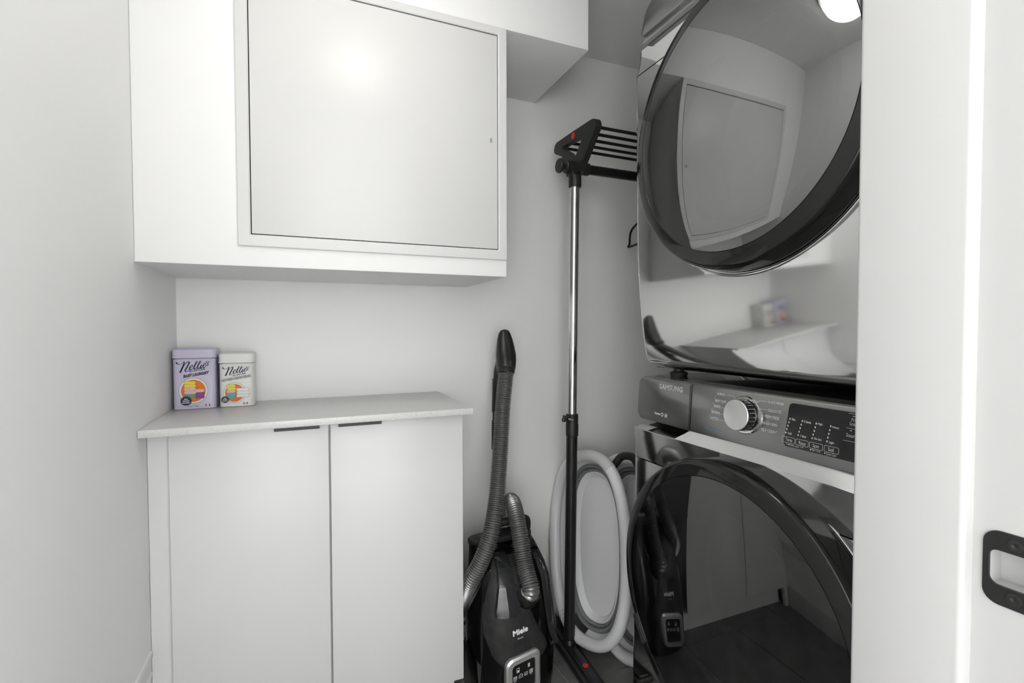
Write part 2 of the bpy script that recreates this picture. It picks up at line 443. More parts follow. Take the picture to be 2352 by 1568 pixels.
# ================================================================== LAUNDRY TINS
NELL = [  # brush lettering: strokes (points, widths) on a 675 x 230 grid, y down
    ([(12, 8), (22, 38), (58, 55), (105, 45), (150, 12), (170, 4)], [26, 22, 9, 7, 9, 12]),
    ([(168, 6), (150, 70), (112, 150), (76, 222)], [14, 26, 26, 30]),
    ([(92, 205), (140, 110), (190, 40), (250, 4)], [10, 10, 10, 14]),
    ([(250, 4), (262, 30), (215, 120), (180, 175), (190, 202), (225, 190), (262, 160)], [14, 26, 26, 24, 16, 10, 7]),
    ([(262, 150), (310, 122), (338, 92), (322, 74), (288, 100), (268, 145), (285, 172), (325, 152), (350, 125)], [7, 9, 12, 10, 16, 22, 15, 9, 7]),
    ([(350, 125), (400, 60), (428, 10), (412, 2), (384, 60), (356, 130), (368, 158), (400, 135), (425, 108)], [7, 8, 10, 10, 20, 23, 14, 9, 7]),
    ([(425, 108), (470, 55), (496, 8), (480, 0), (452, 58), (424, 124), (436, 150), (468, 128), (488, 105)], [7, 8, 10, 10, 20, 23, 14, 9, 7]),
    ([(488, 105), (510, 75), (490, 118), (484, 138), (500, 142), (522, 122), (540, 105)], [8, 16, 22, 18, 12, 8, 7]),
    ([(508, 28), (516, 36)], [20, 20]),
    ([(540, 105), (576, 82), (596, 58), (580, 46), (552, 70), (538, 108), (554, 130), (592, 110), (612, 88)], [7, 9, 12, 10, 16, 20, 14, 9, 7]),
    ([(612, 4), (600, 48)], [16, 6]),
    ([(676, 12), (654, 18), (634, 40), (640, 62), (636, 86), (606, 96), (596, 84)], [14, 9, 14, 17, 15, 10, 13]),
]
def tin(name, label, x0, x1, yf, yb, zt, zl, body, words, design):
    cx = (x0+x1)/2
    t = thing(name, label, 'tin', (cx, (yf+yb)/2, .9), 'laundry tins on the counter')
    def ring(gr, z, r=.012): return [(a, b, z) for a, b in rrect(x0-gr, yf-gr, x1+gr, yb+gr, r, 6)]
    MB().rings([ring(-.0015, .9), ring(.0006, .9012), ring(.0006, .9028), ring(0, .904), ring(0, zl-.004), ring(.0008, zl-.0025), ring(-.002, zl)]).build('body', body, t)
    ld = MB().rings([ring(.0002, zl+.0005), ring(.0022, zl+.001), ring(.0022, zl+.003), ring(.0015, zl+.005), ring(.0015, zt-.006, .013), ring(.0003, zt-.002, .013), ring(-.004, zt, .011), ring(-.012, zt+.0008, .008)])
    ld.build('lid', body, t)
    def at(e): return lambda a, b: (a, yf-e, b)
    s = (x1-x0)/.099
    e1, e2, e3, e4 = at(.0004), at(.0007), at(.0010), at(.0013)
    nx, nz, sx, sz = words['nell']
    mb = MB()
    for pts, ws in NELL:
        stroke(mb, [(nx+p[0]*sx, nz-p[1]*sz) for p in pts], [w_*sx*1.22 for w_ in ws], e1)
    a0, a1, zz, h, sl = words['line1']
    put_text(mb, 'ALL-NATURAL', e1, a0, a1, zz, h, sl, bold=.02, shear=.15)
    lab(mb.build('brand_lettering', NAVY, t), 'dark navy script and small capitals')
    a0, a1, zz, h, sl = words['line2']
    mb = MB()
    for k in range(8):
        q = .00055*s; put_text(mb, words['kind'], at(.0003+.00001*k), a0+q*math.cos(k*PI/4), a1+q*math.cos(k*PI/4), zz+q*math.sin(k*PI/4), h, sl, bold=.03, shear=.15)
    put_text(mb, words['kind'], e2, a0, a1, zz, h, sl, mi=1, bold=words['fill'], shear=.15)
    lab(mb.build('kind_lettering', [NAVY, CREAM], t), 'white capitals outlined in navy')
    design(t, e1, e2, e3, e4, s)
    return t
def starburst(mb, x, z, r, fn, mi=0, n=22):
    mb.add([fn(x+r*(1 if k % 2 else .84)*math.cos(PI*k/n), z+r*(1 if k % 2 else .84)*math.sin(PI*k/n)*.95) for k in range(2*n)], [tuple(range(2*n))], mi)
def flag(mb, x0, x1, zc, h, fn, fn2):
    quad(mb, x0, zc-h/2, x1, zc+h/2, fn, 1); q = (x1-x0)/4
    quad(mb, x0, zc-h/2, x0+q, zc+h/2, fn2, 0); quad(mb, x1-q, zc-h/2, x1, zc+h/2, fn2, 0)
    m = (x0+x1)/2; r = h*.32
    pts = [(0, 1), (.25, .45), (.8, .55), (.6, 0), (.9, -.3), (.15, -.4), (.1, -1), (-.1, -1), (-.15, -.4), (-.9, -.3), (-.6, 0), (-.8, .55), (-.25, .45)]
    mb.add([fn2(m+a*r*.8, zc+b*r) for a, b in pts], [tuple(range(len(pts)))], 0)
def badge_marks(mb, x, z, s, fn):
    for k, (wd, dz) in enumerate(((.0085, .0048), (.0155, 0), (.0175, -.0052))):
        n = max(3, int(wd/.0022))
        for i in range(n):
            xx = x-wd*s/2+i*wd*s/n
            quad(mb, xx, z+dz*s-.0013*s, xx+wd*s/n*.72, z+dz*s+.0013*s, fn, 1)
def folded(mb, x0, x1, z0, h, fn, cols, out, fnl):
    """a plain pile of folded cloths: one flat rounded bar for each"""
    for k, c in enumerate(cols):
        p = rrect(x0+.0006*(k % 2), z0+k*h, x1-.0008*((k+1) % 2), z0+(k+1)*h-.0003, [h*.3, h*.48, h*.48, h*.3], 4)
        o = rrect(x0+.0006*(k % 2)-.0003, z0+k*h-.0003, x1-.0008*((k+1) % 2)+.0003, z0+(k+1)*h, [h*.3, h*.48, h*.48, h*.3], 4)
        mb.add([fn(*q) for q in o], [tuple(range(len(o)))], out)
        mb.add([fnl(*q) for q in p], [tuple(range(len(p)))], c)
def design1(t, e1, e2, e3, e4, s):
    mb = MB(); x, z = -.2745, .9505
    disc(mb, x, z, .0338, .0350, e1, 0); disc(mb, x, z, .0331, .0343, e2, 1); disc(mb, x, z, .0285, .0297, e3, 0); disc(mb, x, z, .0281, .0293, e4, 2)
    lab(mb.build('roundel', [NAVY, CREAM, ORANGE], t), 'orange disc in a white ring')
    mb = MB(); f5 = lambda a, b: (a, e4(a, b)[1]-.0003, b); f6 = lambda a, b: (a, e4(a, b)[1]-.0006, b)
    folded(mb, -.296, -.268, .933, .0088, f5, [1, 2, 2, 3, 3], 0, f6)
    folded(mb, -.2695, -.2480, .929, .0085, f5, [4, 4, 2], 0, f6)
    lab(mb.build('cloth_print', [NAVY, GREEN, PINK, YELLOW, PURPLE], t), 'printed pile of coloured cloths')
    mb = MB(); f7 = lambda a, b: (a, e4(a, b)[1]-.0009, b); f8 = lambda a, b: (a, e4(a, b)[1]-.0012, b)
    starburst(mb, -.2915, .9238, .0142, f7); badge_marks(mb, -.2915, .9238, 1, f8)
    lab(mb.build('badge', [NAVY, CREAM], t), 'navy starburst badge')
    mb = MB(); put_text(mb, '2 lbs / 900g', e1, -.2871, -.2628, .908, .0042, .02)
    mb.build('weight_lettering', NAVY, t)
    mb = MB(); flag(mb, -.2470, -.2363, .9097, .0066, e1, e2); lab(mb.build('flag', [REDP, CREAM], t), 'small red and white flag')
def design2(t, e1, e2, e3, e4, s):
    mb = MB(); x, z = -.1772, .9390
    disc(mb, x, z, .0275, .0290, e1, 0); disc(mb, x, z, .0269, .0284, e2, 1); disc(mb, x, z, .0232, .0246, e3, 0); disc(mb, x, z, .0228, .0242, e4, 2)
    lab(mb.build('roundel', [NAVY, CREAM, ORANGE], t), 'orange disc in a white ring')
    mb = MB(); f5 = lambda a, b: (a, e4(a, b)[1]-.0003, b); f6 = lambda a, b: (a, e4(a, b)[1]-.0006, b)
    folded(mb, -.196, -.1735, .9240, .0078, f5, [1, 1, 2, 3, 3], 0, f6)
    lab(mb.build('cloth_print', [NAVY, TEAL, PINK, YELLOW], t), 'printed pile of coloured cloths')
    mb = MB(); f7 = lambda a, b: (a, e4(a, b)[1]-.0009, b); f8 = lambda a, b: (a, e4(a, b)[1]-.0012, b)
    folded(mb, -.1720, -.1395, .9265, .0086, f7, [1, 1, 1], 0, f8)
    lab(mb.build('towel_print', [NAVY, CREAM], t), 'printed stack of white towels')
    mb = MB(); starburst(mb, -.2003, .9215, .0105, f7); badge_marks(mb, -.2003, .9215, .75, f8)
    lab(mb.build('badge', [NAVY, CREAM], t), 'navy starburst badge')
    mb = MB(); flag(mb, -.1558, -.1450, .9083, .0060, e1, e2); lab(mb.build('flag', [REDP, CREAM], t), 'small red and white flag')
tin('laundry_tin', 'taller lilac laundry powder tin beside the left wall on the counter', -.322, -.2225, 1.570, 1.668, 1.064, 1.0385, LILAC,
    dict(nell=(-.3135, 1.0305, 1.156e-4, 1.36e-4), line1=(-.2850, -.2455, 1.0068, .0062, .16), line2=(-.2972, -.2380, .9945, .0072, .15), kind='BABY LAUNDRY', fill=.03), design1)
tin('laundry_tin', 'shorter white laundry brightener tin to the right of the lilac tin', -.2145, -.129, 1.575, 1.663, 1.0505, 1.0225, TINW,
    dict(nell=(-.2063, 1.0126, .985e-4, 1.14e-4), line1=(-.1818, -.1485, .9905, .0052, .16), line2=(-.2085, -.1360, .9800, .0064, .16), kind='OXYGEN BRIGHTENER', fill=.0), design2)

# ================================================================== WASHER AND DRYER
Y0, Y1 = .452, 1.150
def machine(name, label, cat, z0, seam, fz, pz, top, cy, cz, r, glass, tilt, curve, ya, yb, yc):
    t = thing(name, label, cat, (1.24, (Y0+Y1)/2, z0))
    zs, zf, zp, zt = z0+seam, z0+fz, z0+pz, z0+top
    MB().box((.932, Y0+.006, z0+.03), (1.63, Y1-.008, zt-.004), .012, 2).build('cabinet', SIDE, t)
    # lower front, its vertical edges rolled back
    def front(za, zb, xa, xb, rr, rb=(0, 0), ylo=Y1, yhi=Y1, bow=0):
        rows = []
        N = 6
        prof = []
        for k in range(N+1):
            a = k/N*PI/2; prof.append((rr*(1-math.sin(a)), rr*(1-math.cos(a))))
        out = []
        zz = [za+(zb-za)*i/12 for i in range(13)]
        if rb[0]: zz = [za+rb[0]*(1-math.cos(i/6*PI/2)) for i in range(6)]+[z for z in zz if z > za+rb[0]]
        for z in zz:
            f = (z-za)/(zb-za); x = xa+(xb-xa)*f+bow*max(0, 1.357-z)**2; ins = 0; dx = 0; ye = ylo+(yhi-ylo)*(1-(1-f)**2)
            if rb[0] and z < za+rb[0]:
                q = 1-(z-za)/rb[0]; ins = rb[0]*(1-math.sqrt(max(0, 1-q*q)))*.9; dx = rb[0]*(1-math.sqrt(max(0, 1-q*q)))*1.0
            row = [(.938, ye-ins, z)]
            for k in range(N+1):
                a = k/N*PI/2; row.append((x+dx+rr*(1-math.sin(a)), ye-ins-rr*(1-math.cos(a))*1.0, z))
            for k in range(N, -1, -1):
                a = k/N*PI/2; row.append((x+dx+rr*(1-math.sin(a)), Y0+ins+rr*(1-math.cos(a)), z))
            row.append((.938, Y0+ins, z)); rows.append(row)
        m = MB().grid(rows); n_ = len(rows[0])
        m.add(rows[0], [tuple(range(n_))]); m.add(rows[-1], [tuple(range(n_))])
        return m
    front(z0+.003, zs-.0016, .883, .883, .020, (.034 if z0 > .5 else .004, 0), ya, yb, .215 if z0 > .5 else 0).build('front_panel', STEEL, t)
    front(zs+.0012, zf, .883, .883-tilt, .020, (0, 0), yb, yc).build('fascia', STEEL, t)
    # raised lip round the door
    MB().lathe([(-.004, r+.008), (.0012, r+.006), (.002, r+.004), (.001, r+.001), (-.004, r)], (.883, cy, cz), (-1, 0, 0), 96).build('door_lip', STEEL, t)
    # door: black ring, domed tinted glass, bowl behind
    d = MB().lathe([(-.01, r), (.036, r-.006), (.043, r-.0085), (.047, r-.0125), (.0490, r-.017), (.0550, r-.043), (.0538, r-.0446), (.045, r-.046)], (.883, cy, cz), (-1, 0, 0), 128)
    d = lab(d.build('door', BLACKG, t), 'black ring of the round door')
    rg = r-.0448; prof = []
    for k in range(25):
        q = rg*(1-k/24); q0 = rg
        sag = (q0*q0-q*q)*curve[0]+curve[1]*(q0**6-q**6)
        prof.append((.0545+sag, q))
    lab(MB().lathe(prof, (.883, cy, cz), (-1, 0, 0), 128).build('door_glass', glass, d), 'dark reflective door glass')
    bw = MB().lathe([(.040, rg-.002), (.036, rg-.06), (.028, rg-.072), (.0, rg-.085), (-.012, rg-.11), (-.02, rg*.4), (-.021, 0)], (.883, cy, cz), (-1, 0, 0), 96)
    bw.build('door_bowl', BOWL, d)
    return t, d, front
# ---- washer
W, Wd, front = machine('washing_machine', 'dark stainless front-load washing machine under the dryer', 'washing machine', 0, .748, .838, .868, .984, .8125, .482, .3475, GLASS_W, .015, (1/14, 4), 1.192, 1.184, 1.172)
XP0, XP1 = .862, .870
def PX(z): return XP0+(z-.868)/(.115)*(XP1-XP0)
def face(e): return lambda y, z: (PX(z)-e, y, z)
def pfn(y, z, t): return (PX(z)+t, y, z)
# panel and drawer
MB().prism(rrect(Y0, .868, .9325, .983, [.006, .001, .002, .010]), pfn, 0, .05, .003).build('control_panel', STEELD, W)
dw = MB().prism(rrect(.9345, .868, 1.138, .983, [.001, .026, .022, .002], 7), pfn, 0, .05, .004).build('detergent_drawer', STEELD, W)
MB().box((.875, Y0+.004, .9815), (.93, 1.122, .9845), .001, 1).build('top_edge', STEELD, W)
MB().box((.93, Y0+.008, .976), (1.62, Y1-.01, .984), .003, 2).build('top', BLACKG, W)
# silver band and the two scoops under the panel
band = MB().prism([(.640, .8665), (.9385, .8665), (.985, .8385), (.585, .8385)], lambda y, z, t: (.8705-(.8665-z)*.32+t, y, z), 0, .04)
band.build('trim_band', SILVER, W)
bs = MB().grid([[(.8705, .640, .8665), (.8705, .60, .8665), (.873, .53, .8665), (.873, Y0, .8665)], [(.862, .585, .8385), (.860, .56, .8375), (.855, .50, .8365), (.855, Y0, .836)]])
lab(bs.build('trim_flare', SILVER, W), 'bright flared end of the silver band')
sc = MB()
ys = [1.150, 1.138, 1.09, 1.04, .99, .944]
yb_ = [1.130, 1.09, 1.04, .99, .944]
lab(MB().grid([[(.868, y, .8682) for y in yb_], [(.926, y, .868) for y in yb_], [(.926, y, .850) for y in yb_], [(.896, y, .8448) for y in yb_]]).build('scoop_shade', BLACKM, W), 'recess above the scoop, its shade painted black')  # black stands in for the shade inside the recess
sc.grid([[(.897, y, .8450) for y in ys], [(.8665, y, .8385) for y in ys], [(.8655, y, .8375) for y in ys]])
sc.build('drawer_scoop', STEEL, W)
MB().tube([(.884, 1.158, .842), (.872, 1.150, .839), (.8650, 1.135, .8376), (.8640, 1.10, .8372), (.8635, .986, .8372), (.868, .960, .852), (.8705, .9385, .8665)], .0012, 8).build('scoop_edge', SILVER, W)
# lettering
mb = MB(); put_text(mb, 'SAMSUNG', face(.0005), 1.049, .963, .9645, .0125, 0, bold=.05, spacing=1.08)
lab(mb.build('brand_lettering', INKG, W), 'grey brand lettering')
LAB = [('NORMAL', .852, .828, .969), ('HEAVY DUTY', .857, .824, .953), ('WHITES', .860, .840, .940), ('BEDDING', .865, .840, .926), ('SANITIZE', .869, .845, .912),
       ('QUICK WASH', .718, .683, .968), ('DELICATES', .717, .687, .952), ('PERM PRESS', .723, .691, .939), ('RINSE+SPIN', .729, .694, .925), ('SELF CLEAN', .731, .695, .911)]
mb = MB(); f0 = face(.0005)
for s_, a, b, z in LAB: put_text(mb, s_, f0, a, b, z, .0058, bold=.03)
put_text(mb, 'TM', f0, .6945, .692, .9135, .002, bold=.02)
for a, z, b, zb in ((.8265, .969, .805, .969), (.822, .953, .818, .953), (.838, .940, .822, .938), (.838, .926, .824, .925), (.843, .912, .822, .911),
                    (.720, .968, .738, .968), (.719, .952, .740, .951), (.725, .939, .737, .938), (.731, .925, .742, .925), (.733, .911, .748, .911)):
    line(mb, [(a, z), (b, zb)], .0005, f0)
line(mb, [(.805, .969), (.800, .963)], .0005, f0); line(mb, [(.738, .968), (.748, .960)], .0005, f0)
line(mb, [(.8535, .9665), (.8595, .956)], .0004, f0); line(mb, [(.8595, .949), (.8625, .943)], .0004, f0); line(mb, [(.863, .936), (.867, .929)], .0004, f0); line(mb, [(.867, .922), (.8705, .915)], .0004, f0)
put_text(mb, 'Steam', f0, 1.062, 1.040, .8925, .006, bold=.05)
disc(mb, 1.0325, .8920, .0048, .0048, f0)
quad(mb, 1.0225, .8872, 1.0135, .8965, f0)
mb.build('cycle_lettering', INK, W)['kind'] = 'stuff'
mb = MB(); put_text(mb, 'Steam Cycles', f0, .868, .838, .886, .0052, bold=.0)
line(mb, [(.878, .889), (.872, .889), (.872, .8865), (.878, .8865), (.878, .883), (.871, .883)], .0009, f0)
lab(mb.build('steam_lettering', INKB, W), 'pale blue lettering')
mb = MB(); f2 = face(.0012); disc(mb, 1.0325, .8920, .0034, .0034, face(.0009)); quad(mb, 1.0214, .8885, 1.0146, .8905, face(.0009)); quad(mb, 1.0214, .8925, 1.0146, .8955, face(.0009))
mb.build('emblem_infill', STEELD, W)  # panel-coloured infill of the small white emblems
# dial
kc = (.8655, .7705, .9335)
kax = (-1, 0, .07)
kb = MB().lathe([(-.004, .0405), (.002, .0405), (.0045, .0385), (.0045, .0345), (.002, .034), (.002, .0), ], kc, kax, 56)
dial = lab(kb.build('dial', CHROME, W), 'chrome dial surround')
kn = MB().lathe([(.002, .0335), (.016, .0325), (.017, .0325), (.0275, .0318)], kc, kax, 56)
lab(kn.build('knob', BLACKG, dial), 'black knob with a brushed face')
kf = MB().lathe([(.0270, .0322), (.0290, .0322), (.0300, .0312), (.0302, .02), (.0302, 0)], kc, kax, 56)
lab(kf.build('knob_face', BRUSH, dial), 'brushed metal knob face')
tk = MB(); ax = Vector(kax).normalized(); a_ = Vector((0, -1, 0)); c_ = ax.cross(a_)
for k in range(24):
    an = 2*PI*k/24; dv = a_*math.cos(an)+c_*math.sin(an)
    p0 = Vector(kc)+ax*.008+dv*.0333; p1 = Vector(kc)+ax*.025+dv*.0325
    tk.tube([p0, p1], .0005, 5)
tk.build('knob_ridges', CHROME, dial)
# display
ds = MB().prism(rrect(Y0+.01, .889, .6785, .9735, [.004, .008, .008, .004], 5), lambda y, z, t: (PX(z)-.0006+t, y+(z-.889)*-.10*(1 if y > .6 else 0), z), 0, .004, 0)
ds = lab(ds.build('display', DISPLAY, W), 'glossy black touch display')
mb = MB(); fd = face(.0011)
for s_, a, b, z in [('Hot', .663, .656, .943), ('5 times', .638, .624, .943), ('High', .611, .602, .943), ('Heavy', .584, .572, .942), ('Cold', .670, .662, .915), ('1 time', .643, .632, .915), ('No Spin', .616, .602, .915), ('Light', .588, .579, .914)]:
    put_text(mb, s_, fd, a, b, z, .0046)
for k, (xa, xb) in enumerate(((.667, .674), (.6415, .648), (.614, .620), (.587, .592))):
    for i in range(5):
        y = xa+(xb-xa)*i/4; z = .943-.028*i/4; quad(mb, y+.0009, z-.0016, y-.0009, z+.0016, fd)
for s_, a, b, z, h in [('Temp.', .674, .6585, .9015, .0078), ('Rinse', .646, .632, .9015, .0066), ('Spin', .618, .606, .9015, .0078), ('Soil', .589, .579, .9020, .0066),
                       ('Child Lock', .665, .645, .8935, .0042), ('Spin Only', .619, .603, .8935, .0048), ('Smart Care', .592, .574, .8935, .0048),
                       ('Pre', .5515, .543, .9605, .0062), ('Soak', .5545, .542, .9540, .0062), ('Steam', .559, .5435, .9335, .0066)]:
    put_text(mb, s_, fd, a, b, z, h, bold=.004)
line(mb, [(.672, .896), (.672, .8935), (.668, .8935)], .0005, fd); line(mb, [(.642, .8935), (.637, .8935), (.637, .896)], .0005, fd)
quad(mb, .6675, .8925, .6655, .8945, fd); quad(mb, .6225, .8925, .6205, .8945, fd); quad(mb, .5955, .8925, .5935, .8945, fd)
for zz, a, b in ((.971, .557, .50), (.9455, .560, .50), (.9235, .564, .50)): line(mb, [(a, zz), (b, zz)], .0004, fd)
quad(mb, .5495, .9665, .5465, .9675, fd); quad(mb, .5530, .9415, .5500, .9425, fd)
mb.build('display_lettering', INK, ds)
for a, b in ((.681, .654), (.6525, .6265), (.6245, .599), (.5965, .570)):
    mb = MB(); o_ = rrect(b, .8962, a, .9078, .0025, 4); i_ = rrect(b+.0005, .8967, a-.0005, .9073, .0022, 4); n = len(o_)
    mb.add([fd(*p) for p in o_]+[fd(*p) for p in i_], [(i, (i+1) % n, n+(i+1) % n, n+i) for i in range(n)])
    mb.build('button_outline', INKG, ds)
# door latch on the ring
lt = MB()
la = Vector((0, .835, -.55)).normalized(); lc = Vector((.831, .8125, .482))+la*.3155
tg = Vector((0, .55, .835)).normalized(); tg = (tg-la*tg.dot(la)).normalized()
def lfn(a, b, t): return lc+tg*b+la*a+Vector((-t, 0, 0))
o_ = rrect(-.009, -.037, .009, .037, .007, 5); i_ = rrect(-.0062, -.027, .0062, .031, .004, 5); n = len(o_)
lt.add([lfn(*p, .0055) for p in o_]+[lfn(*p, .0055) for p in i_], [(i, (i+1) % n, n+(i+1) % n, n+i) for i in range(n)])
lt.add([lfn(*p, .0055) for p in o_]+[lfn(*p, -.006) for p in o_], [(i, (i+1) % n, n+(i+1) % n, n+i) for i in range(n)])
lt.add([lfn(*p, .0055) for p in i_]+[lfn(*p, -.004) for p in i_], [(i, (i+1) % n, n+(i+1) % n, n+i) for i in range(n)])
lab(lt.build('door_latch', STEELD, Wd), 'grey framed pull of the door')
for (x, y) in ((.95, .52), (.95, 1.08), (1.56, .52), (1.56, 1.08)):
    MB().lathe([(0, .024), (.008, .024), (.010, .012), (.034, .012)], (x, y, 0), (0, 0, 1), 20, capend=True).build('foot', BLACKM, W)
# ---- dryer
ZD0 = 1.003
D, Dd, _ = machine('clothes_dryer', 'dark stainless clothes dryer with round reflective door stacked on the washer', 'dryer', ZD0, .827, .886, .896, 1.004, .795, 1.561, .3225, GLASS_D, .004, (1/12, 15), 1.166, 1.186, 1.166)
def pfd(y, z, t): return (.858+(z-1.908)*.22+t, y, z)
MB().prism(rrect(Y0, 1.908, 1.128, 2.012, [.006, .018, .045, .010], 7), pfd, 0, .05, .005).build('control_panel', STEELD, D)
MB().prism([(Y0, 1.908), (1.112, 1.908), (1.124, 1.8905), (Y0, 1.8905)], lambda y, z, t: (.868+t+(z-1.908)*.3, y, z), 0, .03).build('trim_band', SILVER, D)
for (x, y) in ((.955, .53), (.955, 1.075), (1.56, .53), (1.56, 1.075)):
    MB().lathe([(0, .022), (.012, .024), (.016, .014), (.050, .014)], (x, y, .9842), (0, 0, 1), 20, capend=True).build('foot', BLACKM, D)

# ================================================================== DRYING RACK
rk = thing('drying_rack', 'black and chrome garment rack standing between the vacuum and the dryer', 'drying rack', (.86, 1.49, 0))
PY = 1.465
def side(px_, parts=True):
    lean = .010
    pz = lambda z: (px_-lean+.012*z, PY, z)
    # foot
    ft = MB()
    ft.box((px_-.045, 1.235, .004), (px_+.020, 1.657, .030), .008, 2, rot=Matrix.Rotation(math.radians(-5), 3, 'Z'), piv=(px_-.012, PY, .02))
    ft.box((px_-.030, 1.24, .028), (px_+.006, 1.655, .038), .006, 2, rot=Matrix.Rotation(math.radians(-5), 3, 'Z'), piv=(px_-.012, PY, .02))
    ft.lathe([(.0, .024), (.012, .023), (.020, .0195)], (px_-.009, PY, .032), (0, 0, 1), 24)
    f_ = ft.build('foot', BLACKS, rk)
    lab(MB().lathe([(.0, .0092), (.003, .0088), (.0035, .0)], (px_-.022, 1.340, .0375), (0, 0, 1), 24).build('button', RED, f_), 'red button on the foot')
    lab(MB().tube([pz(.05), pz(.81)], .0190, 24).build('lower_post', BLACKS, rk), 'black lower tube')
    lab(MB().tube([pz(.78), pz(1.632)], .0155, 24).build('upper_post', CHROME, rk), 'chrome upper tube')
    x8 = pz(.8)[0]
    cl = MB().lathe([(-.052, .0195), (-.05, .0212), (-.012, .0215), (-.010, .0205), (.0, .0205), (.0, .021), (.022, .021), (.024, .0165)], (x8, PY, .803), (0, 0, 1), 28)
    cl.box((x8-.032, 1.453, .806), (x8-.012, 1.471, .822), .003)
    cl = cl.build('collar', BLACKM, rk)
    wn = MB().lathe([(0, .004), (.012, .004), (.013, .008), (.019, .008)], (x8-.026, 1.458, .812), (-.8, -.6, 0), 14, capend=True)
    wn.tube(smoothpath([(x8-.040, 1.447, .826), (x8-.043, 1.445, .818), (x8-.044, 1.444, .806)], 4), [.005]*2+[.0045]*5+[.006]*2, 8)
    wn.build('wing_screw', BLACKM, cl)
    MB().tube([(x8-.028, 1.441, .814), (x8-.012, 1.435, .811)], .0032, 10).build('bolt', CHROME, cl)
    # head joint
    xt = pz(1.62)[0]
    hd = MB().lathe([(0, .0205), (.002, .0215), (.045, .0212), (.062, .0195)], (xt, PY, 1.592), (0, 0, 1), 28, capend=True)
    hd.tube([(xt-.028, PY, 1.657), (xt+.05, PY, 1.657)], .021, 24)
    hd.build('head_joint', BLACKM, rk)
    kb_ = MB()
    for h0, r_ in ((-.027, .022), (-.052, .024)):
        kb_.lathe([(h0, .008), (h0-.001, r_*.9), (h0-.004, r_), (h0-.009, r_), (h0-.012, r_*.9), (h0-.0125, 0)], (xt, PY, 1.657), (1, 0, 0), 28)
    kb_.tube([(xt-.02, PY, 1.657), (xt-.052, PY, 1.657)], .008, 14)
    kb_.build('end_knob', BLACKS, rk)
    # triangular bracket with its cut-out (outline in y, z)
    out = [(1.590, 1.772), (1.583, 1.786), (1.571, 1.792), (1.453, 1.790), (1.338, 1.786), (1.325, 1.782), (1.317, 1.770), (1.315, 1.756), (1.353, 1.715), (1.416, 1.650), (1.433, 1.647), (1.498, 1.652), (1.506, 1.690), (1.533, 1.732), (1.570, 1.750), (1.587, 1.760)]
    hol = [(1.528, 1.757), (1.523, 1.764), (1.453, 1.760), (1.405, 1.753), (1.400, 1.746), (1.405, 1.738), (1.440, 1.700), (1.447, 1.697), (1.453, 1.702), (1.483, 1.728)]
    b = bmesh.new(); xb = xt-.004
    loops = []
    for pl in (out, hol):
        vs = [b.verts.new((xb-.010, y, z-.017)) for y, z in pl]
        es = [b.edges.new((vs[i], vs[(i+1) % len(vs)])) for i in range(len(vs))]; loops += es
    bmesh.ops.triangle_fill(b, edges=loops, use_beauty=True)
    gm = bmesh.ops.extrude_face_region(b, geom=b.faces[:])
    for v in [v for v in gm['geom'] if isinstance(v, bmesh.types.BMVert)]: v.co.x += .022
    bk_ = MB().bm(b).build('bracket', BLACKM, rk)
    lab(MB().lathe([(.0, .0105), (.0015, .010), (.002, 0)], (xb-.010, 1.453, 1.757), (-1, 0, 0), 24).build('button', RED, bk_), 'red button on the bracket')
    return xt
xa = side(.8425)
xz = side(1.60)
for k in range(5):
    y = 1.338+.0525*k
    lab(MB().tube([(xa+.005, y, 1.747+.004*(k/4)), (xz, y, 1.747)], .0052, 12).build('rail', BLACKS, rk), 'thin black drying rail') if k == 0 else MB().tube([(xa+.005, y, 1.747+.004*(k/4)), (xz, y, 1.747)], .0052, 12).build('rail', BLACKS, rk)
MB().tube([(xa+.02, PY, 1.657), (xz, PY, 1.657)], .0165, 24).build('hanging_bar', BLACKG, rk)
MB().box((.875, 1.555, .004), (1.60, 1.615, .026), .006, 2).build('cross_bar', BLACKS, rk)

# black hanger on the bar, mostly behind the dryer
hx, hy = 1.200, 1.465
hg = MB().tube(smoothpath([(hx, hy+.018, 1.652), (hx, hy+.022, 1.670), (hx, hy, 1.681), (hx, hy-.024, 1.670), (hx, hy-.014, 1.645), (hx, hy, 1.63), (hx, hy, 1.57)], 6), .0022, 8)
hg.tube(smoothpath([(hx, hy, 1.57), (hx, hy+.07, 1.54), (hx, hy+.155, 1.505), (hx, hy+.170, 1.452), (hx, hy+.165, 1.440), (hx, hy, 1.452), (hx, hy-.165, 1.440), (hx, hy-.170, 1.452), (hx, hy-.155, 1.505), (hx, hy-.07, 1.54), (hx, hy, 1.57)], 6), .0042, 8)
tag(hg.build('clothes_hanger', BLACKS), 'thin black clothes hanger on the rack bar, its corner showing behind the dryer', 'hanger')

